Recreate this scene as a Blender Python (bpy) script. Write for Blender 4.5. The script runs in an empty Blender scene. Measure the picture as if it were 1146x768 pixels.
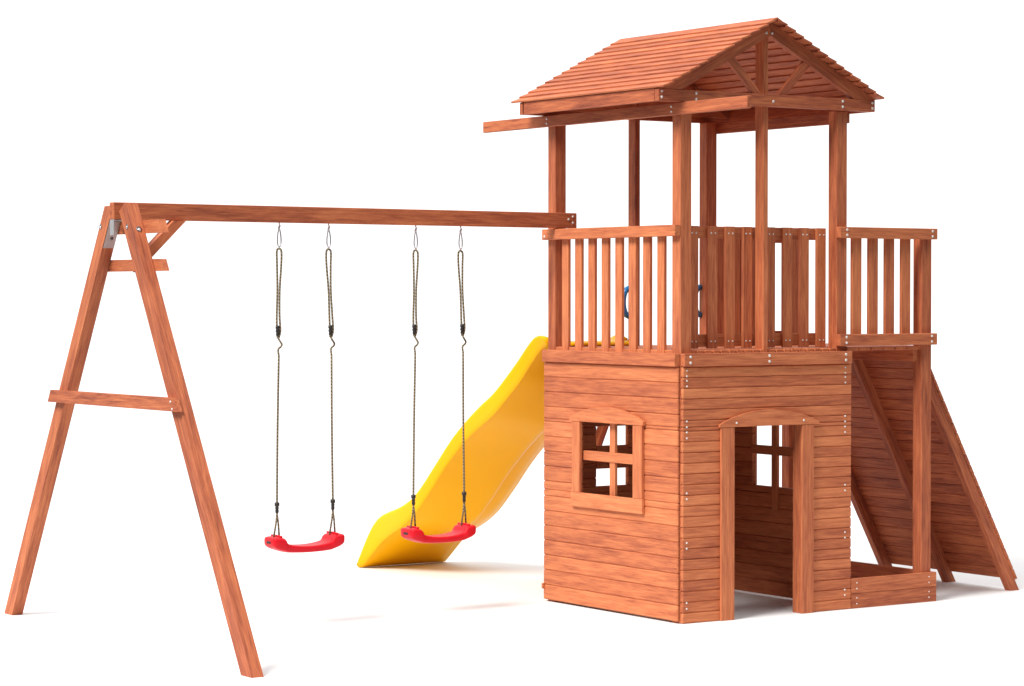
import bpy, bmesh, math, random
from mathutils import Vector, Matrix
random.seed(7)
scene = bpy.context.scene
COL = scene.collection

# ---------------------------------------------------------------- camera
cam_d = bpy.data.cameras.new("camera")
cam = bpy.data.objects.new("camera", cam_d)
COL.objects.link(cam)
YAW, PITCH = 0.5930938, -0.0191380
cam.location = (-8.752663, -11.308328, 1.840902)
cam.rotation_euler = (math.pi / 2 + PITCH, 0, -YAW)
cam_d.sensor_width = 36.0
cam_d.lens = 2867.428 / 1146 * 36
cam_d.clip_end = 3000
scene.camera = cam

# ---------------------------------------------------------------- studio light
world = bpy.data.worlds.new("World")
scene.world = world
world.use_nodes = True
nt = world.node_tree
nt.nodes.clear()
wo = nt.nodes.new("ShaderNodeOutputWorld")
bg = nt.nodes.new("ShaderNodeBackground")
tc = nt.nodes.new("ShaderNodeTexCoord")
dot = nt.nodes.new("ShaderNodeVectorMath"); dot.operation = 'DOT_PRODUCT'
dot.inputs[1].default_value = (0.335, 0.497, 0.80)
mr = nt.nodes.new("ShaderNodeMapRange")
mr.inputs['From Min'].default_value = 0.02
mr.inputs['From Max'].default_value = 0.46
mr.inputs['To Min'].default_value = 0.15      # world dimmed behind the camera, to darken the front faces
mr.inputs['To Max'].default_value = 1.30      # white background ahead; overhead brightness added to lift the shaded floor
spl = nt.nodes.new("ShaderNodeSeparateXYZ"); cmb = nt.nodes.new("ShaderNodeCombineXYZ")
pos = nt.nodes.new("ShaderNodeMath"); pos.operation = 'MAXIMUM'; pos.inputs[1].default_value = 0.0
nt.links.new(tc.outputs['Generated'], spl.inputs[0])
nt.links.new(spl.outputs['X'], cmb.inputs['X']); nt.links.new(spl.outputs['Y'], cmb.inputs['Y'])
nt.links.new(spl.outputs['Z'], pos.inputs[0]); nt.links.new(pos.outputs[0], cmb.inputs['Z'])
nt.links.new(cmb.outputs[0], dot.inputs[0])
nt.links.new(dot.outputs['Value'], mr.inputs['Value'])
nt.links.new(mr.outputs['Result'], bg.inputs['Strength'])
sx = nt.nodes.new("ShaderNodeSeparateXYZ")
top = nt.nodes.new("ShaderNodeMapRange"); top.interpolation_type = 'SMOOTHSTEP'   # extra world brightness overhead, added to lighten the floor shadows
top.inputs['From Min'].default_value = 0.72; top.inputs['From Max'].default_value = 0.95
top.inputs['To Max'].default_value = 0.40
add = nt.nodes.new("ShaderNodeMath"); add.operation = 'ADD'
nt.links.new(tc.outputs['Generated'], sx.inputs[0]); nt.links.new(sx.outputs['Z'], top.inputs['Value'])
nt.links.new(mr.outputs['Result'], add.inputs[0]); nt.links.new(top.outputs['Result'], add.inputs[1])
nt.links.new(add.outputs[0], bg.inputs['Strength'])
bg.inputs['Color'].default_value = (1, 1, 1, 1)
nt.links.new(bg.outputs[0], wo.inputs[0])

key_d = bpy.data.lights.new("key_softbox", 'AREA')
key = bpy.data.objects.new("key_softbox", key_d)
COL.objects.link(key)
KDIR = Vector((0.72, 0.20, -0.76)).normalized()      # travel direction of the light
KDIST = 30.0
TGT = Vector((-0.4, 0.8, 0.8))
key.location = TGT - KDIR * KDIST
key.rotation_euler = KDIR.to_track_quat('-Z', 'Y').to_euler()
key_d.shape = 'DISK'
key_d.size = 11.5
key_d.energy = math.pi ** 2 * KDIST ** 2 * 1.42
key_d.color = (1.0, 0.97, 0.93)

scene.view_settings.view_transform = 'Standard'
scene.view_settings.look = 'None'
scene.view_settings.exposure = 0.0
scene.view_settings.gamma = 1.0
scene.view_settings.use_curve_mapping = False
scene.cycles.max_bounces = 8
scene.cycles.diffuse_bounces = 5

# ---------------------------------------------------------------- materials
def new_mat(name):
    m = bpy.data.materials.new(name); m.use_nodes = True
    return m, m.node_tree, m.node_tree.nodes['Principled BSDF']

def wood_material():
    m, t, b = new_mat("stained_wood")
    N = t.nodes.new; Lk = t.links.new
    at = N('ShaderNodeAttribute'); at.attribute_name = 'grain'
    ti = N('ShaderNodeAttribute'); ti.attribute_name = 'board_tint'
    def noise(sc, scale, detail, rough, dist=0.0):
        mp = N('ShaderNodeMapping'); mp.inputs['Scale'].default_value = sc
        n = N('ShaderNodeTexNoise'); n.inputs['Scale'].default_value = scale
        n.inputs['Detail'].default_value = detail; n.inputs['Roughness'].default_value = rough
        n.inputs['Distortion'].default_value = dist
        Lk(at.outputs['Vector'], mp.inputs['Vector']); Lk(mp.outputs[0], n.inputs['Vector'])
        return n
    fine = noise((9, 250, 250), 1.0, 4, 0.62, 0.2)
    broad = noise((3.6, 72, 72), 1.0, 4, 0.6, 0.4)
    blot = noise((3.2, 24, 24), 1.0, 3, 0.6, 0.5)
    def math_(op, a, bb):
        n = N('ShaderNodeMath'); n.operation = op
        for i, v in enumerate((a, bb)):
            if isinstance(v, (int, float)): n.inputs[i].default_value = v
            else: Lk(v, n.inputs[i])
        return n.outputs[0]
    s = math_('ADD', math_('MULTIPLY', fine.outputs['Fac'], 0.46), math_('MULTIPLY', broad.outputs['Fac'], 0.38))
    s = math_('ADD', s, math_('MULTIPLY', blot.outputs['Fac'], 0.36))
    s = math_('ADD', s, math_('MULTIPLY', ti.outputs['Fac'], 0.26))
    s = math_('SUBTRACT', s, 0.155)
    cr = N('ShaderNodeValToRGB')
    e = cr.color_ramp.elements
    e[0].position = 0.33; e[0].color = (0.180, 0.043, 0.024, 1)
    e[1].position = 0.76; e[1].color = (0.685, 0.236, 0.095, 1)
    k = cr.color_ramp.elements.new(0.45); k.color = (0.352, 0.091, 0.041, 1)
    k = cr.color_ramp.elements.new(0.57); k.color = (0.497, 0.147, 0.060, 1)
    Lk(s, cr.inputs['Fac'])
    Lk(cr.outputs['Color'], b.inputs['Base Color'])
    b.inputs['Roughness'].default_value = 0.62
    b.inputs['Specular IOR Level'].default_value = 0.25
    bp = N('ShaderNodeBump'); bp.inputs['Strength'].default_value = 0.18; bp.inputs['Distance'].default_value = 0.002
    Lk(fine.outputs['Fac'], bp.inputs['Height']); Lk(bp.outputs['Normal'], b.inputs['Normal'])
    return m
WOOD = wood_material()

def plastic(name, col, rough=0.35, spec=0.4, sss=0.0, var=0.06):
    m, t, b = new_mat(name)
    n = t.nodes.new('ShaderNodeTexNoise'); n.inputs['Scale'].default_value = 6; n.inputs['Detail'].default_value = 3
    mx = t.nodes.new('ShaderNodeMix'); mx.data_type = 'RGBA'
    c0 = tuple(c * (1 - var) for c in col) + (1,)
    mx.inputs['A'].default_value = c0; mx.inputs['B'].default_value = tuple(col) + (1,)
    tcn = t.nodes.new('ShaderNodeTexCoord')
    t.links.new(tcn.outputs['Object'], n.inputs['Vector'])
    t.links.new(n.outputs['Fac'], mx.inputs['Factor'])
    t.links.new(mx.outputs['Result'], b.inputs['Base Color'])
    b.inputs['Roughness'].default_value = rough
    b.inputs['Specular IOR Level'].default_value = spec
    if sss:
        b.inputs['Subsurface Weight'].default_value = sss
        b.inputs['Subsurface Radius'].default_value = (0.05, 0.03, 0.005)
        b.inputs['Subsurface Scale'].default_value = 0.3
    return m
YELLOW = plastic("yellow_plastic", (0.97, 0.485, 0.002), 0.36, 0.13)
RED = plastic("red_plastic", (0.68, 0.009, 0.020), 0.42, 0.20)
BLUE = plastic("blue_plastic", (0.02, 0.20, 0.50), 0.3, 0.5)
BLACK = plastic("black_plastic", (0.02, 0.017, 0.014), 0.45, 0.4)

def metal(name, col, rough, met=1.0):
    m, t, b = new_mat(name)
    n = t.nodes.new('ShaderNodeTexNoise'); n.inputs['Scale'].default_value = 40
    rp = t.nodes.new('ShaderNodeMapRange'); rp.inputs['To Min'].default_value = rough * .8; rp.inputs['To Max'].default_value = rough * 1.25
    t.links.new(n.outputs['Fac'], rp.inputs['Value']); t.links.new(rp.outputs['Result'], b.inputs['Roughness'])
    b.inputs['Base Color'].default_value = tuple(col) + (1,)
    b.inputs['Metallic'].default_value = met
    return m
ZINC = metal("zinc_plated_steel", (0.60, 0.60, 0.62), 0.35, 0.85)
SCREW = metal("bright_screw_steel", (0.74, 0.70, 0.67), 0.42, 0.25)
DARK = metal("dark_bolt_and_recess", (0.10, 0.10, 0.10), 0.4, 0.7)

def rope_material():
    m, t, b = new_mat("twisted_rope")
    tcn = t.nodes.new('ShaderNodeTexCoord')
    w = t.nodes.new('ShaderNodeTexWave'); w.wave_type = 'BANDS'; w.bands_direction = 'DIAGONAL'
    w.inputs['Scale'].default_value = 34; w.inputs['Distortion'].default_value = 2.5; w.inputs['Detail'].default_value = 2
    cr = t.nodes.new('ShaderNodeValToRGB')
    cr.color_ramp.elements[0].color = (0.085, 0.062, 0.034, 1); cr.color_ramp.elements[0].position = 0.2
    cr.color_ramp.elements[1].color = (0.27, 0.21, 0.125, 1); cr.color_ramp.elements[1].position = 0.8
    t.links.new(tcn.outputs['Object'], w.inputs['Vector']); t.links.new(w.outputs['Fac'], cr.inputs['Fac'])
    t.links.new(cr.outputs['Color'], b.inputs['Base Color'])
    b.inputs['Roughness'].default_value = 0.9
    return m
ROPE = rope_material()

def ground_material():
    m, t, b = new_mat("white_studio_floor")
    n = t.nodes.new('ShaderNodeTexNoise'); n.inputs['Scale'].default_value = 0.7; n.inputs['Detail'].default_value = 2
    cr = t.nodes.new('ShaderNodeValToRGB')
    cr.color_ramp.elements[0].color = (0.735, 0.737, 0.74, 1); cr.color_ramp.elements[1].color = (0.765, 0.765, 0.765, 1)
    tcn = t.nodes.new('ShaderNodeTexCoord')
    t.links.new(tcn.outputs['Object'], n.inputs['Vector']); t.links.new(n.outputs['Fac'], cr.inputs['Fac'])
    t.links.new(cr.outputs['Color'], b.inputs['Base Color'])
    b.inputs['Roughness'].default_value = 0.8; b.inputs['Specular IOR Level'].default_value = 0.1
    return m
FLOOR = ground_material()

# ---------------------------------------------------------------- mesh building
W0 = {}                                    # world origin of each object

TINT = (.15, .55)                          # how light the stained boards come out, board by board

class MB:
    """collects boards, prisms, tubes in world coordinates; build() links ONE mesh object"""
    def __init__(s): s.v = []; s.f = []; s.g = []; s.t = []; s.sm = []
    def _add(s, vs, fs, gs, smooth=False, tint=None):
        b = len(s.v); tn = random.uniform(*TINT) if tint is None else tint
        off = Vector((random.uniform(0, 40), random.uniform(0, 40), random.uniform(0, 40)))
        s.v += [tuple(v) for v in vs]; s.g += [tuple(Vector(g) + off) for g in gs]; s.t += [tn] * len(vs)
        s.f += [tuple(i + b for i in f) for f in fs]; s.sm += [smooth] * len(fs)
    def box(s, x0, x1, y0, y1, z0, z1, c=0.002, M=None, long=None, tint=None):
        """chamfered board; grain runs along its longest side"""
        lo = (min(x0, x1), min(y0, y1), min(z0, z1)); hi = (max(x0, x1), max(y0, y1), max(z0, z1))
        d = [hi[i] - lo[i] for i in range(3)]
        c = min(c, min(d) * .3)
        if long is None: long = d.index(max(d))
        oth = [i for i in range(3) if i != long]
        vs, idx = [], {}
        for sx in (0, 1):
            for sy in (0, 1):
                for sz in (0, 1):
                    sg = (sx, sy, sz)
                    base = [hi[i] if sg[i] else lo[i] for i in range(3)]
                    for a in range(3):       # vertex lying on the face of axis a
                        p = list(base)
                        for i in range(3):
                            if i != a: p[i] += -c if sg[i] else c
                        idx[(sg, a)] = len(vs); vs.append(Vector(p))
        fs = []
        def q(ids):
            fs.append(ids)
        for a in range(3):
            o1, o2 = [i for i in range(3) if i != a]
            for sa in (0, 1):
                ring = []
                for u, w in ((0, 0), (1, 0), (1, 1), (0, 1)):
                    sg = [0, 0, 0]; sg[a] = sa; sg[o1] = u; sg[o2] = w
                    ring.append(idx[(tuple(sg), a)])
                q(tuple(ring))
            for u in (0, 1):
                for w in (0, 1):
                    s0 = [0, 0, 0]; s1 = [0, 0, 0]
                    s0[a] = 0; s1[a] = 1
                    for sg in (s0, s1): sg[o1] = u; sg[o2] = w
                    s0, s1 = tuple(s0), tuple(s1)
                    q((idx[(s0, o1)], idx[(s1, o1)], idx[(s1, o2)], idx[(s0, o2)]))
        for sx in (0, 1):
            for sy in (0, 1):
                for sz in (0, 1):
                    q(tuple(idx[((sx, sy, sz), a)] for a in range(3)))
        gs = [(v[long], v[oth[0]], v[oth[1]]) for v in vs]
        if M is not None: vs = [M @ v for v in vs]
        s._add(vs, fs, gs, tint=tint)
    def prism(s, poly, ax, a0, a1, gdir=None, tint=None):
        """polygon in the plane across axis ax, extruded from a0 to a1; gdir = grain direction in the plane"""
        o1, o2 = [i for i in range(3) if i != ax]
        n = len(poly); vs = []
        for a in (a0, a1):
            for p in poly:
                v = [0, 0, 0]; v[ax] = a; v[o1] = p[0]; v[o2] = p[1]; vs.append(Vector(v))
        fs = [tuple(range(n)), tuple(range(2 * n - 1, n - 1, -1))]
        fs += [(i, (i + 1) % n, n + (i + 1) % n, n + i) for i in range(n)]
        along = gdir == 'extrude'
        if gdir is None or along: gdir = (1, 0)
        L = math.hypot(*gdir); gx, gy = gdir[0] / L, gdir[1] / L
        gs = [(v[o1] * gx + v[o2] * gy, -v[o1] * gy + v[o2] * gx, v[ax]) for v in vs]
        if along: gs = [(v[ax], v[o1], v[o2]) for v in vs]
        s._add(vs, fs, gs, tint=tint)
    def beam(s, p, q, w, h, up=(0, 0, 1), c=0.002, tint=None):
        """square-cut board from p to q, w across, h along up"""
        p, q = Vector(p), Vector(q); d = (q - p); L = d.length; d.normalize()
        side = d.cross(Vector(up)).normalized(); u = side.cross(d).normalized()
        M = Matrix((d, side, u)).transposed().to_4x4(); M.translation = p
        s.box(0, L, -w / 2, w / 2, -h / 2, h / 2, c=c, M=M, long=0, tint=tint)
    def tube(s, pts, r, n=8, caps=True):
        pts = [Vector(p) for p in pts]; vs = []; fs = []; prev = None
        rr = r if isinstance(r, (list, tuple)) else [r] * len(pts)
        for i, p in enumerate(pts):
            t = (pts[min(i + 1, len(pts) - 1)] - pts[max(i - 1, 0)]).normalized()
            if prev is None:
                a = Vector((1, 0, 0)) if abs(t.x) < .8 else Vector((0, 1, 0)); a = (a - t * a.dot(t)).normalized()
            else: a = (prev - t * prev.dot(t)).normalized()
            prev = a; b = t.cross(a)
            for k in range(n):
                th = 2 * math.pi * k / n
                vs.append(p + (a * math.cos(th) + b * math.sin(th)) * rr[i])
        for i in range(len(pts) - 1):
            for k in range(n):
                fs.append((i * n + k, i * n + (k + 1) % n, (i + 1) * n + (k + 1) % n, (i + 1) * n + k))
        if caps: fs += [tuple(range(n - 1, -1, -1)), tuple(range((len(pts) - 1) * n, len(pts) * n))]
        s._add(vs, fs, vs, smooth=True)
    def disc(s, p, nrm, r, h, n=10):
        """screw or bolt head: a short domed button standing on a face"""
        p = Vector(p); nrm = Vector(nrm).normalized()
        s.tube([p - nrm * 0.003, p + nrm * h * .7, p + nrm * h], [r, r, r * .6], n)
    def build(s, name, mat, parent=None, label=None, smooth=None):
        lo = [min(v[i] for v in s.v) for i in range(3)]; hi = [max(v[i] for v in s.v) for i in range(3)]
        c = Vector([(lo[i] + hi[i]) / 2 for i in range(3)])
        me = bpy.data.meshes.new(name)
        me.from_pydata([tuple(Vector(v) - c) for v in s.v], [], s.f)
        bm = bmesh.new(); bm.from_mesh(me); bmesh.ops.recalc_face_normals(bm, faces=bm.faces); bm.to_mesh(me); bm.free()
        a = me.attributes.new('grain', 'FLOAT_VECTOR', 'POINT'); a.data.foreach_set('vector', [x for g in s.g for x in g])
        a = me.attributes.new('board_tint', 'FLOAT', 'POINT'); a.data.foreach_set('value', s.t)
        me.polygons.foreach_set('use_smooth', s.sm if smooth is None else [smooth] * len(s.f))
        me.materials.append(mat)
        o = bpy.data.objects.new(name, me); COL.objects.link(o)
        W0[o] = c
        if parent is not None:
            o.parent = parent; o.location = c - W0[parent]
        else: o.location = c
        if label: o['label'] = label
        return o

def thing(name, label, cat, loc, group=None):
    o = bpy.data.objects.new(name, None); o.empty_display_size = 0.2
    COL.objects.link(o); o.location = loc; W0[o] = Vector(loc)
    o['label'] = label; o['category'] = cat
    if group: o['group'] = group
    return o

def board(name, parent, *a, **k):
    m = MB(); m.box(*a, **k); return m.build(name, WOOD, parent)

SCREW_MESH = {}
def screws(parent, pts, nrm, r=0.0078, h=0.004, name='screw_head', mat=None, n=10):
    """one small domed head per screw, all sharing a mesh"""
    mat = mat or SCREW
    k = (r, h, mat.name, n)
    if k not in SCREW_MESH:
        m = MB(); m.disc((0, 0, 0), (0, 0, 1), r, h, n)
        o = m.build(name, mat); SCREW_MESH[k] = (o.data, W0[o].copy()); bpy.data.objects.remove(o)
    me, c = SCREW_MESH[k]
    q = Vector(nrm).to_track_quat('Z', 'Y')
    out = []
    for p in pts:
        o = bpy.data.objects.new(name, me); COL.objects.link(o)
        w = Vector(p) + q @ c
        o.parent = parent; o.location = w - W0[parent]; o.rotation_mode = 'QUATERNION'; o.rotation_quaternion = q
        W0[o] = w; out.append(o)
    return out

# ---------------------------------------------------------------- ground
g = MB(); R = 4.8; NG = 96                  # round white studio floor
gv = [(0.05 + R * math.cos(2 * math.pi * i / NG), 1.2 + R * math.sin(2 * math.pi * i / NG), 0) for i in range(NG)]
g._add(gv, [tuple(range(NG))], gv)
gr = g.build('ground', FLOOR); gr['kind'] = 'structure'

# ================================================================ PLAYHOUSE TOWER
PW, PD = 0.0797, 0.0774
BX, BY = 1.148, 1.2158
XM = 0.6146
YB = BY + PD                 # back face of the back posts
HF0, HF1 = 1.4356, 1.5083    # fascia round the platform
HR0, HR1 = 2.1631, 2.2265    # top rails
ZT = 2.905                   # tops of the posts
tower = thing('playhouse_tower', 'tall reddish-brown wooden play tower with boarded house below, railed balcony and pitched slat roof', 'playhouse', (0.62, 0.65, 0))

for (x, y) in ((0, 0), (0, BY), (BX, 0), (BX, BY)):
    board('post', tower, x, x + PW, y, y + PD, 0.0, ZT, c=0.004)
for y in (0.0, BY):
    board('centre_post', tower, XM - .0175, XM + .0185, y + .002, y + PD, HF0 - .02, 3.30, c=0.003)
BPX = 1.8175
for y in (0, BY):
    board('balcony_post', tower, BPX, BPX + .0805, y, y + PD, 0.0, 2.195, c=0.004)

TINT = (.3, .7)
# ---- boarded walls
def clad(mb, ax, a0, a1, u0, u1, z0, z1, n, holes):
    """horizontal boards covering u0..u1 x z0..z1 on the slab a0..a1 across axis ax, cut round the holes"""
    h = (z1 - z0) / n
    for i in range(n):
        lo, hi = z0 + i * h, z0 + (i + 1) * h - 0.0006
        cuts = sorted({lo, hi, *[z for (_, _, hz0, hz1) in holes for z in (hz0, hz1) if lo + .004 < z < hi - .004]})
        tint = .28 + .55 * random.random()
        st = random.getstate()
        for s0, s1 in zip(cuts[:-1], cuts[1:]):
            mid = (s0 + s1) / 2
            segs = [(u0, u1)]
            for (hu0, hu1, hz0, hz1) in holes:
                if hz0 < mid < hz1:
                    new = []
                    for (b0, b1) in segs:
                        if hu0 > b0: new.append((b0, min(b1, hu0)))
                        if hu1 < b1: new.append((max(b0, hu1), b1))
                    segs = new
            for (b0, b1) in segs:
                random.setstate(st)
                j = 0.0012 * math.sin(i * 12.7)      # boards do not lie in one perfect plane
                if ax == 0: mb.box(a0 + j, a1 + j, b0, b1, s0, s1, c=0.0068, long=1, tint=tint)
                else: mb.box(b0, b1, a0 + j, a1 + j, s0, s1, c=0.0068, long=0, tint=tint)
        random.setstate(st); random.random(); random.random(); random.random(); random.random()

WIN = (0.405, 0.925, 0.672, 1.097)
m = MB(); clad(m, 0, -.020, -.0005, 0.001, 1.3115, 0.012, HF0 - .001, 16, [WIN])
wall_side = m.build('wall', WOOD, tower)
DOOR = (0.345, 0.872, -.1, 1.098)
m = MB(); clad(m, 1, -.022, -.0005, 0.0, 1.2487, 0.0, HF0 - .001, 24, [DOOR])
wall_front = m.build('wall', WOOD, tower)
zs = [1.414, 1.382, 1.357, 1.326, 1.13, 1.098, 1.069, 1.036, .729, .696, .452, .420, .116, .084]
screws(wall_front, [(x, -.022, z) for x in (.030, 1.196) for z in zs], (0, -1, 0), 0.0055, 0.003)
m = MB(); clad(m, 0, 1.2285, 1.2485, 0.001, 1.3115, 0.012, HF0 - .001, 16, [(.41, .865, .672, 1.10)])
m.build('wall', WOOD, tower)
m = MB(); clad(m, 1, YB + .0005, YB + .020, 0.001, 1.2275, 0.012, HF0 - .001, 16, [(.364, .604, .672, 1.035)])
m.box(-.034, 0.0, YB + .002, YB + .018, .075, .108, c=.003)          # board end that sticks out past the corner
m.build('wall', WOOD, tower)

def arch(u0, u1, zb, end, peak, n=18):
    """outline of the arched head board"""
    pts = [(u0, zb), (u1, zb)]
    for i in range(n + 1):
        t = i / n; u = u1 + (u0 - u1) * t
        pts.append((u, zb + end + (peak - end) * (1 - (2 * t - 1) ** 2) ** 0.92))
    return pts

TINT = (.6, .85)
# ---- window in the long boarded wall
wx0, wx1 = -.040, -.0205
win = thing  # (name reused below only as a function)
m = MB(); m.prism(arch(.292, 1.012, 1.095, .022, .092), 0, wx0 - .002, wx1, gdir=(1, 0))
window = m.build('window', WOOD, tower)                               # the head board carries the rest of the window
m = MB(); m.box(wx0, wx1, .305, .392, .678, 1.094); m.build('jamb', WOOD, window)
m = MB(); m.box(wx0, wx1, .912, .989, .678, 1.094); m.build('jamb', WOOD, window)
m = MB(); m.box(wx0 - .001, wx1, .300, 1.000, .592, .677); m.build('sill', WOOD, window)
m = MB(); m.box(.0005, .020, .615, .668, .60, 1.16); m.build('glazing_bar', WOOD, window)
m = MB(); m.box(-.006, .016, .407, .923, .866, .923); m.build('glazing_bar', WOOD, window)
# ---- window in the wall towards the climbing ramp, seen through the doorway
m = MB(); m.prism(arch(.32, .955, 1.10, .022, .092), 0, 1.2487, 1.268, gdir=(1, 0))
window2 = m.build('window', WOOD, tower)
m = MB(); m.box(1.249, 1.267, .33, .409, .672, 1.098); m.build('jamb', WOOD, window2)
m = MB(); m.box(1.249, 1.267, .866, .945, .672, 1.098); m.build('jamb', WOOD, window2)
m = MB(); m.box(1.249, 1.268, .325, .95, .59, .671); m.build('sill', WOOD, window2)
m = MB(); m.box(1.207, 1.228, .608, .660, .535, 1.17); m.build('glazing_bar', WOOD, window2)
m = MB(); m.box(1.212, 1.232, .411, .863, .866, .921); m.build('glazing_bar', WOOD, window2)
# ---- window in the far wall
m = MB(); m.prism(arch(.28, .69, 1.036, .022, .085), 1, YB + .0205, YB + .040, gdir=(1, 0))
window3 = m.build('window', WOOD, tower)
m = MB(); m.box(.285, .362, YB + .0205, YB + .039, .672, 1.034); m.build('jamb', WOOD, window3)
m = MB(); m.box(.606, .685, YB + .0205, YB + .039, .672, 1.034); m.build('jamb', WOOD, window3)
m = MB(); m.box(.285, .685, YB + .0205, YB + .040, .59, .671); m.build('sill', WOOD, window3)
m = MB(); m.box(.458, .506, YB - .018, YB - .001, .58, 1.12); m.build('glazing_bar', WOOD, window3)
m = MB(); m.box(.366, .602, YB + .003, YB + .019, .778, .918); m.build('glazing_bar', WOOD, window3)

TINT = (.38, .6)
# ---- door frame
dy0, dy1 = -.0375, -.0225
m = MB(); m.prism(arch(.253, .985, 1.091, .014, .092), 1, dy0 - .002, dy1, gdir=(1, 0))
door = m.build('door_frame', WOOD, tower)
m = MB(); m.box(.264, .360, dy0, dy1, 0.0, 1.090); m.build('jamb', WOOD, door)
m = MB(); m.box(.857, .946, dy0, dy1, 0.0, 1.090)
m.box(.860, .871, dy1 + .0005, .05, 0.0, 1.09, tint=.3); m.build('jamb', WOOD, door)
screws(door, [(.371, dy0 - .002, 1.113), (.866, dy0 - .002, 1.115)], (0, -1, 0), .0065)

TINT = (.35, .75)
# ---- platform
m = MB()
x = 0.006
while x < 1.2:
    w = min(.0505, 1.222 - x); m.box(x, x + w, 0.003, YB - .002, 1.503, 1.5265, c=.004, long=1); x += .0575
x = 1.236
while x < 1.82:
    m.box(x, x + .088, 0.008, YB - .002, 1.509, 1.531, c=.003, long=1); x += .0955
m.build('platform_deck', WOOD, tower)
for y in (.09, .62, 1.17): board('deck_joist', tower, .081, 1.146, y, y + .04, 1.42, 1.502)
board('balcony_joist', tower, 1.7765, 1.8155, .030, 1.29, 1.438, 1.5075)
board('balcony_joist', tower, 1.2515, 1.285, .030, 1.29, 1.438, 1.5075)
board('fascia_board', tower, -.040, -.0005, 0.0, 1.30, HF0, HF1, c=.003)
fb = board('fascia_board', tower, 0.0, 1.236, -.040, -.0008, HF0, HF1, c=.003)
screws(fb, [(x, -.040, z) for x in (.042, .610, 1.186) for z in (1.490, 1.457)], (0, -1, 0))
board('fascia_board', tower, 0.02, 1.22, YB + .0005, YB + .03, HF0, HF1, c=.003)

# ---- railings
rl = board('railing', tower, -.040, -.0005, 0.0, 1.30, HR0, HR1, c=.003)        # top rail carries its balusters
screws(rl, [(-.040, 1.27, 2.183)], (-1, 0, 0))
for k in range(8):
    y = .1495 + k * .1333
    board('baluster', rl, 0.0005, .0205, y, y + .066, HF0 + .01, HR1 - .012)
rf = board('railing', tower, .081, 1.147, .1005, .127, 2.155, 2.2235)
board('lower_rail', rf, .081, 1.147, .1005, .127, 1.542, 1.613)
bx = [.123, .260, .387, .514, .684, .811, .938, 1.067]
sp = []
for x in bx:
    board('baluster', rf, x, x + .0675, .079, .0995, 1.533, 2.2245)
    sp += [(x + dx, .079, z) for dx in (.021, .050) for z in (2.185, 1.572)]
screws(rf, sp, (0, -1, 0), .0048, .003)
rb = board('railing', tower, 1.140, 1.908, -.040, -.0008, 2.1660, 2.2308, c=.003)
screws(rb, [(x, -.040, z) for x in (1.193, 1.866) for z in (2.214, 2.183)], (0, -1, 0))
lr = board('lower_rail', rb, 1.140, 1.908, -.040, -.0008, 1.538, 1.6064, c=.003)
screws(rb, [(x, -.040, z) for x in (1.190, 1.863) for z in (1.590, 1.557)], (0, -1, 0))
for k in range(4):
    x = 1.2695 + k * .1288
    board('baluster', rb, x, x + .072, 0.0005, .0205, 1.545, 2.2)
rbk = board('railing', tower, 1.229, 1.90, YB + .0005, YB + .03, 2.166, 2.2308)
board('lower_rail', rbk, 1.229, 1.90, YB + .0005, YB + .03, 1.538, 1.606)
for k in range(4):
    x = 1.2295 + k * .1180
    board('baluster', rbk, x, x + .1135, YB - .0205, YB - .0005, 1.545, 2.2)

# ---- blue grab handles on the far posts
def grab_handle(px, py, pz, bulge):
    m = MB(); P = []
    for i in range(17):
        t = i / 16; a = math.pi * t
        P.append((px - .010 - bulge * math.sin(a) ** .7, py, pz + .086 * math.cos(a)))
    m.tube(P, .0175, 12)
    h = m.build('grab_handle', BLUE, tower)
    for s in (-1, 1):
        m = MB(); m.box(px - .010, px - .0005, py - .016, py + .016, pz + s * .091 - .013, pz + s * .091 + .013, c=.004)
        m.build('mounting_foot', ZINC, h)
grab_handle(XM - .0175, BY + .035, 1.790, .058)
grab_handle(BX + .012, BY + .060, 1.797, .050)

TINT = (.08, .38)
# ---- roof: eave beams, trusses, slats
m = MB(); m.box(-.0294, -.0005, -.62, 1.956, 2.8373, ZT - .0008, c=.003)
jo = m.build('roof_bearer', WOOD, tower)
screws(jo, [(-.0294, y, z) for y in (.045, 1.262) for z in (2.885, 2.857)], (-1, 0, 0), .0072)
board('roof_bearer', tower, 1.2282, 1.257, .012, 1.29, 2.8373, ZT - .0008, c=.003)
C0, C1 = -.184, 1.4065
roof = board('roof', tower, C0, C1, -.040, -.0008, 2.9058, 2.9745, c=.003)       # near tie beam carries the roof
screws(roof, [(C0 + .022, -.04, 2.960), (C0 + .022, -.04, 2.927), (.078, -.04, 2.957), (.078, -.04, 2.925), (XM + .02, -.04, 2.935),
              (1.156, -.04, 2.958), (1.156, -.04, 2.926), (C1 - .022, -.04, 2.958), (C1 - .022, -.04, 2.926),
              (XM - .030, -.038, 3.322), (XM + .012, -.038, 3.322)], (0, -1, 0))
board('tie_beam', roof, C0, C1, YB + .0008, YB + .03, 2.9058, 2.9745)
m = MB(); m.prism([(XM - .74, 2.94), (XM + .74, 2.94), (XM + .44, 3.13), (XM - .44, 3.13)], 1, YB - .024, YB - .0005, gdir=(1, 0)); m.build('added_gable_board', WOOD, roof)  # added board, blocks the white background showing through under the eave
for xo, xi in ((C0, C0 + .032), (C1, C1 - .032)):                # top edge bevelled to the roof slope
    m = MB(); m.prism([(xo, 2.9062), (xi, 2.9062), (xi, 2.9925), (xo, 2.9762)], 1, 0.0005, 1.278, gdir='extrude'); m.build('eave_board', WOOD, roof)
SO, SI, ZA, ZI = .523, .529, 3.392, 3.309
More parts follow.
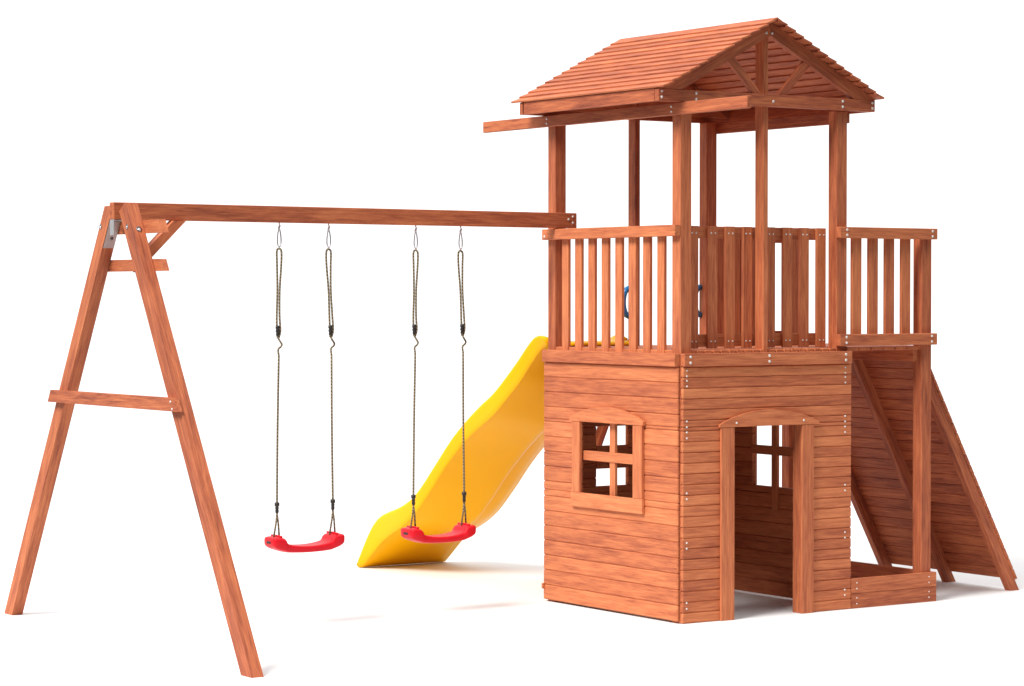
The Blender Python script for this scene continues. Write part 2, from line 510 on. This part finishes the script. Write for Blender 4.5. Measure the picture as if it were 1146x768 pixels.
for (ya, yb_) in ((-.038, -.0015), (YB + .001, YB + .03)):
    for s in (-1, 1):
        zb = 2.9748
        po = [(XM + s * .0006, ZA), (XM + s * (ZA - zb) / SO, zb), (XM + s * (ZI - zb) / SI, zb), (XM + s * .0006, ZI)]
        m = MB(); m.prism(po, 1, ya, yb_, gdir=(1, -s * SO)); m.build('rafter', WOOD, roof)
        q = [(XM + s * .058, 2.9750), (XM + s * .103, 2.9750), (XM + s * .325, 3.178), (XM + s * .275, 3.205)]
        q = [(XM + s * .060, 2.9750), (XM + s * .118, 2.9750), (XM + s * .318, 3.165), (XM + s * .255, 3.174)]
        m = MB(); m.prism(q, 1, ya + .006, yb_ - .004, gdir=(s * .22, .2)); m.build('strut', WOOD, roof)
for s in (-1, 1):
    m = MB()
    ang = math.atan(SO); NB = 13
    Ls = (0.806) / math.cos(ang); pitch = (Ls - .012) / NB
    d = Vector((-s * math.cos(ang), 0, math.sin(ang)))            # up the slope
    nrm = Vector((s * math.sin(ang), 0, math.cos(ang)))
    base = Vector((XM + s * .806, 0, ZA - SO * .806 + .002))
    for i in range(NB):
        tilt = math.atan(.0095 / pitch)
        du = (d * math.cos(tilt) - nrm * math.sin(tilt)); nu = (nrm * math.cos(tilt) + d * math.sin(tilt))
        M = Matrix((du, Vector((0, 1, 0)), nu)).transposed().to_4x4()
        M.translation = base + d * (pitch * i) + nrm * .0055
        j = random.uniform(-.003, .003)
        wd = pitch + .010 if i < NB - 1 else pitch + .004
        m.box(0, wd, -.100 + j, 1.400 + j, 0, .0115, c=.002, M=M, long=1)
    m.build('roof_slats', WOOD, roof)
m = MB()
for s in (-1, 1):                                                # narrow ridge boards
    pass
m.prism([(XM - .035, ZA - .014), (XM, ZA + .0045), (XM + .035, ZA - .014), (XM + .035, ZA - .004), (XM, ZA + .0150), (XM - .035, ZA - .004)], 1, -.099, 1.399, gdir='extrude')
m.build('ridge_cap', WOOD, roof)

# ================================================================ SANDBOX under the balcony
sand = thing('sandbox', 'low frame of two stacked brown boards closing the space under the balcony', 'sandbox', (1.59, .6, 0))
for (z0, z1) in ((0.0, .087), (.0885, .176)):
    b_ = board('front_board', sand, 1.2492, 1.923, -.022, -.0008, z0, z1)
    screws(b_, [(x, -.022, (z0 + z1) / 2 + dz) for x in (1.29, 1.862) for dz in (-.016, .018)], (0, -1, 0), .0045, .002)
    board('side_board', sand, 1.899, 1.9205, 0.0, 1.30, z0, z1)
    board('back_board', sand, 1.2705, 1.8985, YB + .001, YB + .02, z0, z1)

# ================================================================ CLIMBING RAMP
climb = thing('climbing_ramp', 'steep boarded climbing ramp leaning on the balcony, seen from its ribbed underside', 'climbing wall', (2.4, .7, 0))
SL = 1.80; ca = math.atan(SL)
dv = Vector((-math.cos(ca), 0, math.sin(ca)))                     # up the ramp
nv = Vector((math.sin(ca), 0, math.cos(ca)))                      # outward, climbing side
foot = 2.672; RD = .066
for y0 in (.112, .672, 1.235):
    hx = RD / math.sin(ca)
    zt = 1.50
    po = [(foot, 0.0), (foot + hx, 0.0), (foot + hx - (zt + .02) / SL, zt + .02), (foot - zt / SL, zt)]
    m = MB(); m.prism(po, 1, y0, y0 + .046, gdir=(-1, SL)); m.build('rail', WOOD, climb)
m = MB()
L0 = Vector((foot + RD / math.sin(ca), 0, 0))
n = 22; stp = .0755
for i in range(n):
    M = Matrix((dv, Vector((0, 1, 0)), nv)).transposed().to_4x4()
    M.translation = L0 + dv * (.075 + i * stp) + nv * .0008
    m.box(0, stp - .0008, .104, 1.300, 0, .019, c=.0045, M=M, long=1)
m.build('ramp_boards', WOOD, climb)

# ================================================================ LADDER behind the house
lad = thing('ladder', 'wooden ladder leaning at the far side behind the boarded house, glimpsed through its window', 'ladder', (.82, 1.8, 0))
def lrail(x0, x1):
    po = [(1.347, 1.53), (1.40, 1.56), (2.30, 0.0), (2.235, 0.0)]
    m = MB(); m.prism(po, 0, x0, x1, gdir=(-.9, 1.58)); m.build('rail', WOOD, lad)
lrail(.675, .712); lrail(1.105, 1.142)
for i in range(4):
    z = (.12, .44, .785, 1.135)[i]; y = 2.262 - z * .578
    board('step', lad, .713, 1.104, y - .055, y + .055, z, z + .03)

TINT = (.12, .38)
# ================================================================ SWING FRAME
frame = thing('swing_set', 'brown A-shaped swing frame with a long top beam fixed to the play tower', 'swing set', (-2.9, 1.05, 0))
BLx, BLy, BRx, BRy = -2.955, 1.048, .118, 1.189
def yfront(x): return BLy + (x + 2.955) / 3.055 * .140
m = MB()
vx = Vector((BRx - BLx, BRy - BLy, 0)); LB = vx.length; vx.normalize()
M = Matrix((vx, Vector((-vx.y, vx.x, 0)), Vector((0, 0, 1)))).transposed().to_4x4()
M.translation = (-2.962, yfront(-2.962) - .026, 2.2325)
m.box(0, LB + .010, 0, .050, 0, .0905, c=.003, M=M, long=0)
beam = m.build('top_beam', WOOD, frame)
nb = Vector((vx.y, -vx.x, 0))
screws(beam, [Vector((x, yfront(x) - .026, z)) for x, z in ((.058, 2.284), (.090, 2.301), (.090, 2.264))], nb, .0075)

YC = 1.047
XA, XB = -2.942, -2.876
kz = .592
def leg(s):
    # outer edge at ground 1.50 from the centre line, inner edge 1.39
    o, i_ = 1.503, 1.393
    zt = 2.315
    if s < 0:
        po = [(YC - o, 0), (YC - i_, 0), (YC - i_ + kz * 2.275, 2.275), (YC - i_ + kz * 2.275 - .06, zt), (YC - o + kz * zt, zt)]
    else:
        po = [(YC + o, 0), (YC + i_, 0), (YC + i_ - kz * zt + .008, zt - .008), (YC + o - kz * zt, zt - .008)]
    m = MB(); m.prism(po, 0, XA, XB, gdir=(-s * kz, 1))
    return m.build('leg', WOOD, frame)
leg_near, leg_far = leg(-1), leg(1)
def cross(x0, x1, z0, z1, o0, name, o1, cut=kz):
    po = [(YC - o0 - cut * (0), z0), (YC + o1, z0), (YC + o1 - cut * (z1 - z0), z1), (YC - o0 + cut * (z1 - z0), z1)]
    m = MB(); m.prism(po, 0, x0, x1, gdir=(1, 0)); return m.build(name, WOOD, frame)
m = MB(); m.prism([(.268, 1.250), (1.851, 1.246), (1.812, 1.313), (.314, 1.318)], 0, XA - .034, XA - .0006, gdir=(1, 0)); cb = m.build('cross_bar', WOOD, frame)
screws(cb, [(XA - .034, .335, 1.298), (XA - .034, .318, 1.262)], (-1, 0, 0), .006)
cross(XB + .0006, XB + .046, 2.158, 2.2265, .405, 'upper_cleat', .255)
cross(XB + .0006, XB + .046, 1.960, 2.022, .410, 'lower_cleat', .385)
# diagonal brace from the lower cleat up to the beam
m = MB()
m.prism([(-2.829, 1.955), (-2.829, 2.022), (-2.618, 2.2315), (-2.545, 2.2315), (-2.555, 2.222)], 1, 1.012, 1.072, gdir=(1, 1))
m.build('brace', WOOD, frame)
# galvanised bracket holding the beam between the legs
yi = lambda z: YC + 1.393 - kz * z                                # inner face of the far leg
yj = lambda z: YC - 1.393 + kz * z                                # inner face of the near leg
m = MB()
m.box(XA + .004, XB - .002, 1.024, 1.075, 2.2255, 2.2315, c=.001)
GALV = metal('dull_galvanised_steel', (0.45, 0.45, 0.46), 0.5, 0.7)
br = m.build('bracket', GALV, frame)                              # saddle under the beam, with its cheeks
m = MB(); m.box(XA - .0195, XA - .0165, 1.026, 1.073, 2.150, 2.2325, c=.001); m.build('bracket_plate', GALV, br)
m = MB(); m.prism([(yi(2.085) - .0005, 2.085), (yi(2.085) - .004, 2.085), (yi(2.225) - .004, 2.225), (yi(2.225) - .0005, 2.225)], 0, XA + .003, XB - .002); bp_ = m.build('bracket_plate', GALV, br)
m = MB(); m.prism([(yj(2.085) + .0005, 2.085), (yj(2.085) + .004, 2.085), (yj(2.225) + .004, 2.225), (yj(2.225) + .0005, 2.225)], 0, XA + .003, XB - .002); m.build('bracket_plate', GALV, br)
screws(frame, [(XB - .028, yi(2.135) - .004, 2.135)], (0, -1, -kz), .009, .004, 'bolt_head', DARK)
kn = Vector((0, -1, kz)).normalized()
for lg, p, nn, r in ((leg_far, (XA, 1.228, 2.198), (-1, 0, 0), .013), (leg_near, (XA, .905, 2.192), (-1, 0, 0), .013),
                     (leg_near, (XA + .034, YC - 1.503 + kz * 2.178, 2.178), kn, .016)):
    screws(lg, [p], nn, r, .003, 'bolt_recess_shade', DARK, 16)  # dark disc stands in for the shaded recess round the bolt
    screws(lg, [Vector(p) + Vector((0, -.003, -.004))], nn, r * .68, .006, 'bolt_head', ZINC, 6)

# ================================================================ SWINGS
def catmull(P, n=6):
    P = [Vector(p) for p in P]; Q = [P[0] * 2 - P[1]] + P + [P[-1] * 2 - P[-2]]; out = []
    for i in range(1, len(Q) - 2):
        a, b, c, d = Q[i - 1:i + 3]
        for k in range(n):
            t = k / n
            out.append(.5 * ((2 * b) + (-a + c) * t + (2 * a - 5 * b + 4 * c - d) * t * t + (-a + 3 * b - 3 * c + d) * t ** 3))
    out.append(P[-1]); return out

def make_swing(cx, cy):
    t = thing('swing', 'red plastic swing hanging nearer the A-shaped legs, clear of the yellow slide', 'swing', (cx, cy, 0), 'red swings hanging from the top beam')
    # ---- seat: one moulded shell lofted along x
    prof = [(-.262, .062, .092, .045), (-.258, .048, .101, .066), (-.250, .036, .107, .076), (-.225, .022, .111, .082), (-.196, .013, .109, .083),
            (-.176, .008, .102, .083), (-.166, .006, .080, .080), (-.158, .005, .068, .078), (-.120, .002, .060, .076), (-.06, 0, .052, .075), (0, -.001, .050, .075)]
    prof = prof + [(-a, b, c, d) for (a, b, c, d) in reversed(prof[:-1])]
    z0 = .408; m = MB(); vs = []; fs = []; K = 16
    for (x0, zb, ztp, hw) in prof:
        zc, hh = (zb + ztp) / 2 * .94, (ztp - zb) / 2 * .82
        for k in range(K):
            a = 2 * math.pi * (k + .5) / K
            sx = abs(math.cos(a)) ** .42 * (1 if math.cos(a) > 0 else -1); sz = abs(math.sin(a)) ** .42 * (1 if math.sin(a) > 0 else -1)
            dip = 0.0
            if sz > .9 and abs(x0) < .15: dip = -.010 * (1 - abs(sx)) * (1 if abs(sx) < .8 else .3)
            x = x0 * .865
            vs.append(Vector((cx + x, cy + sx * hw * .9, z0 + zc + sz * hh + dip)))
    for i in range(len(prof) - 1):
        for k in range(K): fs.append((i * K + k, i * K + (k + 1) % K, (i + 1) * K + (k + 1) % K, (i + 1) * K + k))
    fs += [tuple(range(K)), tuple(range((len(prof) - 1) * K, len(prof) * K))]
    m._add(vs, fs, vs, smooth=True)
    seat = m.build('seat', RED, t)
    sd = seat.modifiers.new('soft', 'SUBSURF'); sd.levels = 2; sd.render_levels = 2
    for s in (-1, 1):
        m = MB(); m.box(cx + s * .2230, cx + s * .2285, cy - .022, cy + .022, z0 + .060, z0 + .073, c=.001)
        m.build('slot_shade_block', BLACK, seat)  # solid black block standing in for the shade inside the slot
        m = MB(); m.tube([(cx + s * .177, cy - .058, z0 + .099), (cx + s * .177, cy, z0 + .101), (cx + s * .177, cy + .058, z0 + .099)], .006, 8)
        m.build('end_rib', RED, seat)
    # ---- two hanging ropes
    for s, top, knot, low in ((-1, -.161, -.169, -.178), (1, .160, .173, .184)):
        yv = s * .007
        m = MB()
        y = cy + yv
        lx = cx + top; kx = cx + knot; bx_ = cx + low
        ws = .0058
        m.tube(catmull([(lx - .002, y, 2.093), (lx - .013, y + .004, 2.075), (lx - .012, y + .004, 2.0), (lx - .006 + (kx - lx) * .5, y + .004, 1.86), (kx - .007, y + .003, 1.70), (kx - .004, y, 1.60)]), ws)
        m.tube(catmull([(lx - .002, y, 2.093), (lx + .011, y - .004, 2.075), (lx + .010, y - .004, 2.0), (lx + .004 + (kx - lx) * .5, y - .004, 1.86), (kx + .007, y - .004, 1.72), (kx + .012, y - .004, 1.64), (kx + .004, y, 1.60)]), ws)
        # knot
        m.tube(catmull([(kx - .003, y, 1.604), (kx + .004, y - .008, 1.585), (kx + .020, y - .004, 1.565), (kx + .022, y + .006, 1.552), (kx + .004, y + .006, 1.535), (kx + .004, y, 1.50)]), .0055)
        m.tube(catmull([(kx + .004, y, 1.50), ((kx + bx_) / 2, y, 1.1), (bx_, y, .70), (bx_, y, .63)]), .0060)
        m.tube([(bx_, y, .635), (bx_ - .006, y, .58), (bx_ - .028, y - .010, .495)], .0052)
        m.tube([(bx_, y, .635), (bx_ + .008, y, .58), (bx_ + .020, y + .010, .492)], .0052)
        r = m.build('rope', ROPE, t)
        m = MB()
        m.tube([(kx - .003, y, 1.667), (kx - .003, y, 1.650), (kx - .003, y, 1.649), (kx - .003, y, 1.632), (kx - .003, y, 1.631), (kx - .003, y, 1.612)], [.011, .0125, .0085, .0125, .0085, .010], 12)
        m.build('rope_clamp', BLACK, r)
        m = MB()
        m.tube([(bx_, y, .693), (bx_, y, .674), (bx_, y, .672), (bx_, y, .662), (bx_, y, .655), (bx_, y, .645), (bx_, y, .634)], [.0135, .0135, .0085, .0105, .0085, .0105, .0075], 12)
        m.build('rope_clamp', BLACK, r)
        # ---- carabiner and eye bolt
        m = MB()
        ring = [(lx + .004 * math.sin(a), y + .006 * math.cos(a), 2.207 + .012 * math.sin(a)) for a in [2 * math.pi * i / 14 for i in range(15)]]
        m.tube(ring, .0036, 6, caps=False)
        m.tube([(lx, y, 2.2335), (lx, y, 2.215)], .0035, 8)
        eb = m.build('eye_bolt', ZINC, t)
        m = MB()
        lp = []
        for i in range(25):
            a = 2 * math.pi * i / 24
            w = .0165 * (1 - .45 * (math.cos(a) * .5 + .5))
            lp.append((lx + w * math.sin(a), y + .003 * math.sin(a), 2.150 + .050 * math.cos(a)))
        m.tube(lp, .0042, 6, caps=False)
        m.build('carabiner', ZINC, eb)
    return t
sw = make_swing(-1.7745, yfront(-1.7745))
def copy_tree(o, parent=None):
    c = o.copy(); COL.objects.link(c)
    if parent is not None: c.parent = parent
    for ch in list(o.children): copy_tree(ch, c)
    return c
sw2 = copy_tree(sw)
sw2.location = Vector((-.8695, yfront(-.8695), 0))
sw2.rotation_euler = (0, 0, math.radians(1.8))
sw2['label'] = 'red plastic swing hanging nearer the playhouse, in front of the yellow slide'

# ================================================================ SLIDE
slide = thing('slide', 'bright yellow wavy plastic slide running down behind the playhouse', 'slide', (.33, 2.4, 0))
SB = [(1.30, 1.525), (1.36, 1.515), (1.40, 1.490), (1.50, 1.405), (1.60, 1.311), (1.75, 1.198), (1.91, 1.086), (2.10, .985), (2.267, .882), (2.456, .735), (2.637, .570), (2.834, .405), (2.989, .315), (3.15, .245), (3.26, .185), (3.342, .125), (3.44, .050), (3.515, -.004)]
STp = [(1.30, 1.575), (1.335, 1.588), (1.388, 1.591), (1.43, 1.580), (1.483, 1.545), (1.632, 1.417), (1.865, 1.238), (2.02, 1.150), (2.158, 1.065), (2.345, .930), (2.547, .749), (2.72, .595), (2.84, .512), (2.978, .451), (3.13, .406), (3.223, .374), (3.29, .335), (3.338, .290), (3.40, .218), (3.448, .150), (3.50, .075), (3.535, .020)]
def interp(T, y):
    if y <= T[0][0]: return T[0][1]
    if y >= T[-1][0]: return T[-1][1]
    for i in range(len(T) - 1):
        if T[i][0] <= y <= T[i + 1][0]:
            h = T[i + 1][0] - T[i][0]; t = (y - T[i][0]) / h
            def slope(j):
                if j <= 0: return (T[1][1] - T[0][1]) / (T[1][0] - T[0][0])
                if j >= len(T) - 1: return (T[-1][1] - T[-2][1]) / (T[-1][0] - T[-2][0])
                return (T[j + 1][1] - T[j - 1][1]) / (T[j + 1][0] - T[j - 1][0])
            m0, m1 = slope(i) * h, slope(i + 1) * h
            return (2 * t ** 3 - 3 * t * t + 1) * T[i][1] + (t ** 3 - 2 * t * t + t) * m0 + (-2 * t ** 3 + 3 * t * t) * T[i + 1][1] + (t ** 3 - t * t) * m1
m = MB(); vs = []; fs = []
ys = [1.298 + (3.532 - 1.298) * i / 70 for i in range(71)]
NS = None
for y in ys:
    zb, zt = interp(SB, y), interp(STp, y)
    h = max(zt - zb, .015)
    k = min(1, max(0, (y - 1.4) / 0.9))
    xl, xr = -.012, .60 + .095 * k
    w = xr - xl
    # local slope, to offset the underside along its normal
    dz = (interp(SB, min(y + .03, 3.522)) - interp(SB, max(y - .03, 1.30))) / .06
    nl = math.hypot(1, dz); ny, nz = dz / nl, -1 / nl
    rid = .070 * min(1, max(0, (3.36 - y) / .55)) * min(1, max(0, (y - 1.32) / .25))
    rid = max(rid, 0.0)
    def P(fx, dzv, off=0.0):
        return Vector((xl + w * fx, y + ny * off, max(.0005, zb + dzv + nz * off)))
    lw = min(.035, h * .25)
    ring = [P(.040, 0), P(.034, h * .03), P(.020, h * .30), P(.009, h * .60), P(.001, h - lw * .75), P(.002, h - lw * .35), P(.014, h - lw * .08), P(.035, h), P(.062, h - lw * .3), P(.085, h * .72), P(.13, min(.055, h * .45)), P(.22, min(.030, h * .3)),
            P(.5, min(.022, h * .25)), P(.78, min(.030, h * .3)), P(.87, min(.055, h * .45)), P(.915, h * .72), P(.938, h - lw * .3), P(.965, h), P(.988, h - .004), P(1, h - lw * .5), P(.996, h * .7), P(.985, h * .30), P(.975, 0),
            P(.88, 0, rid * .25), P(.80, 0, rid * .30), P(.735, 0, rid * .30), P(.715, 0, rid * .36), P(.69, 0, rid * .93), P(.66, 0, rid), P(.61, 0, rid * .93), P(.40, 0, rid * .55), P(.20, 0, rid * .22), P(.08, 0, rid * .03), P(.052, 0, 0)]
    NS = len(ring); vs += ring
for i in range(len(ys) - 1):
    for k in range(NS): fs.append((i * NS + k, i * NS + (k + 1) % NS, (i + 1) * NS + (k + 1) % NS, (i + 1) * NS + k))
fs += [tuple(range(NS)), tuple(range((len(ys) - 1) * NS, len(ys) * NS))]
m._add(vs, fs, vs, smooth=True)
chute = m.build('chute', YELLOW, slide)
for e in chute.data.edges:                                       # crisp moulded corners along the run
    a, b = e.vertices
    if abs(a - b) == NS and a % NS in (0, NS - 5): e.use_edge_sharp = True
# moulded starting lip that hooks over the platform edge
m = MB()
vs = []; fs = []
for y, dzv in ((1.200, 0), (1.205, .010), (1.24, .016), (1.30, .018)):
    for i in range(9):
        vs.append(Vector((.0825 + .50 * i / 8, y, 1.5275 + dzv)))
n_ = 9
for j in range(3):
    for i in range(8): fs.append((j * 9 + i, j * 9 + i + 1, (j + 1) * 9 + i + 1, (j + 1) * 9 + i))
m._add(vs, fs, vs, smooth=True)
lip = m.build('starting_lip', YELLOW, slide)
sl = lip.modifiers.new('wall', 'SOLIDIFY'); sl.thickness = .012; sl.offset = 1
